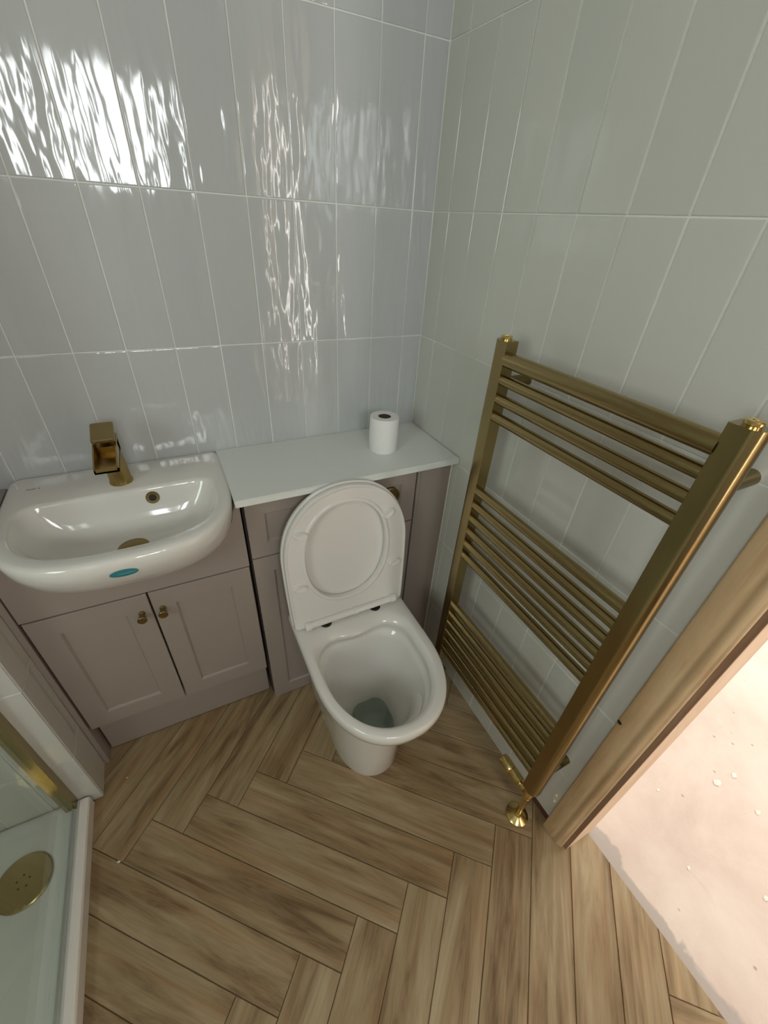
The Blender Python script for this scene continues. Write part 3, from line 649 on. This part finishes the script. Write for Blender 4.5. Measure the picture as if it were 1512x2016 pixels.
def valve(y, sgn):
    """corner valve: stub under the post, body, thermostatic or lockshield head lying parallel to the wall, pipe down to a floor rose"""
    v = empty('valve', (0, 0, 0), rad); v.location = -Vector(rad.location)
    xb = -.088
    bm = bmesh.new(); cyl(bm, (xb, y, ZB+.001), (xb, y, .180), .0085, n=20); cyl(bm, (xb, y, .200), (xb, y, .188), .0125, n=6)
    lathe(bm, (xb, y, .158), [(.009, 0), (.0125, .004), (.0125, .024), (.009, .030)], n=20)
    cyl(bm, (xb, y, .160), (xb+.012, y, .140), .010, n=20); cyl(bm, (xb+.004, y, .150), (xb+.006, y, .128), .0120, n=6)
    bm_obj('valve_body', bm, M['brass_bright'], v, auto=35)
    bm = bmesh.new(); cyl(bm, (xb+.006, y, .135), (-.071, y+.003*sgn, .006), .0082, n=20); bm_obj('pipe', bm, M['brass_bright'], v, auto=35)
    bm = bmesh.new(); lathe(bm, (-.071, y+.003*sgn, .0005), [(.0320, 0), (.0315, .003), (.023, .0090), (.0130, .014), (.0112, .018), (.0084, .018)], n=40); bm_obj('floor_rose', bm, M['brass_bright'], v, auto=30)
    bm = bmesh.new()
    L_ = .092 if sgn > 0 else .035
    a = (xb, y + .010*sgn, .170); prof = [(.008, 0), (.012, .002), (.012, .014), (.0095, .016), (.0105, .019), (.0155, .020), (.0160, .052), (.0148, .055), (.0160, .058), (.0163, .090), (.0140, .095), (0, .096)] if sgn > 0 else [(.008, 0), (.010, .003), (.010, .026), (.008, .030), (0, .031)]
    lathe(bm, a, prof, axis=(0, sgn, 0), n=32); hd = bm_obj('valve_head', bm, M['brass_bright'] if sgn > 0 else M['brass_dark'], v, auto=30)
    if sgn > 0:
        bm = bmesh.new(); 
        lathe(bm, (xb, y + .010*sgn + .0515, .170), [(.0150, 0), (.0154, .0007), (.0154, .0025), (.0150, .003)], axis=(0, sgn, 0), n=32); bm_obj('marker_line', bm, M['red'], hd)
valve(-.9200, 1)
valve(-.4665, -1)

# ------------------------------------------------------------------ shower tray, glass screen, drain
tray = empty('shower_tray', (-1.55, -1.0, 0)); tag(tray, 'low white stone shower tray at the left, with round brass waste cover', 'shower tray')
TX1, TY0, TY1 = -1.166, -.362, -2.0
bm = bmesh.new()
def rect(x0, x1, y0, y1, z): return [(x0, y0, z), (x1, y0, z), (x1, y1, z), (x0, y1, z)]
loft(bm, [rect(LEFT+.005, TX1-.012, TY1, TY0, 0), rect(LEFT+.005, TX1-.012, TY1, TY0, .036), rect(LEFT+.010, TX1-.014, TY1+.003, TY0-.002, .038), rect(LEFT+.05, -1.224, TY1+.04, TY0-.012, .038), rect(LEFT+.06, -1.232, TY1+.05, TY0-.022, .030), rect(LEFT+.07, -1.240, TY1+.06, TY0-.03, .028)], cap0=True, cap1=True)
bm_obj('tray_slab', bm, M['tray'], tray, auto=60)
bm = bmesh.new(); pts = [(TX1, 0), (TX1, .036), (TX1-.003, .0405), (TX1-.008, .042), (TX1-.0225, .0410), (TX1-.0225, .0385), (TX1-.0118, .0385), (TX1-.0118, 0)]
prism(bm, [(x, TY0-.004, z) for x, z in pts], (0, TY1-TY0+.008, 0)); bm_obj('edge_trim', bm, M['tray_edge'], tray)
bm = bmesh.new(); lathe(bm, (-1.300, -.506, .0283), [(.061, 0), (.061, .003), (.058, .0055), (.0, .0062)], n=48); dr = bm_obj('waste_cover', bm, M['brass'], tray, auto=30)
bm = bmesh.new()
for dx, dy in ((.0, .014), (.013, .004), (.008, -.012), (-.008, -.012), (-.013, .004)): lathe(bm, (-1.300+dx, -.506+dy, .0344), [(.0022, 0), (.0022, .0004), (0, .0004)], n=10)
bm_obj('waste_holes', bm, M['dark'], dr)
scr = empty('shower_screen', (-1.208, -.37, .04)); tag(scr, 'clear glass shower screen in a brass wall channel at the left edge', 'shower screen')
bm = bmesh.new()
for b in [(-1.2205, -1.1945, -.3635, -.3605, .0405, 2.0), (-1.2205, -1.1945, -.3855, -.3635, .0405, 2.0)]: box(bm, *b)
bm_obj('wall_channel', bm, M['brass'], scr)
boxo('glass_pane', (-1.2115, -1.2035, -1.28, -.3858, .046, 2.0), M['glass'], scr)
bm = bmesh.new(); prism(bm, [(x, -.386, z) for x, z in ((-1.2025, .0418), (-1.1955, .0418), (-1.1990, .0440), (-1.2025, .0500))], (0, -.894, 0)); bm_obj('bottom_seal', bm, M['seal'], scr)

# ------------------------------------------------------------------ debris
def chip(x, y, s, z, label, group=None):
    bm = bmesh.new(); bmesh.ops.create_icosphere(bm, subdivisions=1, radius=s)
    for v in bm.verts: v.co = Vector((v.co.x*random.uniform(.7, 1.4), v.co.y*random.uniform(.5, 1.0), max(v.co.z, -.3*s)*.6))
    zmin = min(v.co.z for v in bm.verts)
    for v in bm.verts: v.co += Vector((x, y, z - zmin))
    o = bm_obj('plaster_chip', bm, M['chalk'], None, center=True)
    return tag(o, label, 'debris', group)
chip(-1.1034, -0.5473, .0042, .0002, 'tiny white plaster chip on the wood-look floor near the shower tray')
chip(-1.0841, -0.3327, .0026, .0002, 'tinier pale chip on the wood-look floor below the basin cabinet')
G = 'plaster specks on the hall floor'
for x, y, s, lb in ((.587, -1.127, .014, 'larger of two neighbouring white plaster splashes on the bare hall floor'),
                    (.660, -1.139, .010, 'fainter white plaster splash just beyond the largest one on the bare hall floor'),
                    (.614, -1.233, .010, 'upper of two white plaster streaks on the hall floor at the photo\'s right edge'),
                    (.409, -1.355, .009, 'lower of two white plaster streaks on the hall floor at the photo\'s right edge'),
                    (.282, -1.222, .006, 'small pale plaster fleck in the middle of the bare hall floor'),
                    (.387, -1.057, .006, 'small greyish plaster fleck on the bare hall floor close to the pale door lining')):
    o = chip(x, y, s, -.006, lb, G); 
    for v in o.data.vertices: v.co.z *= .35
    o.location.z = -.006 + max(v.co.z for v in o.data.vertices)*.6
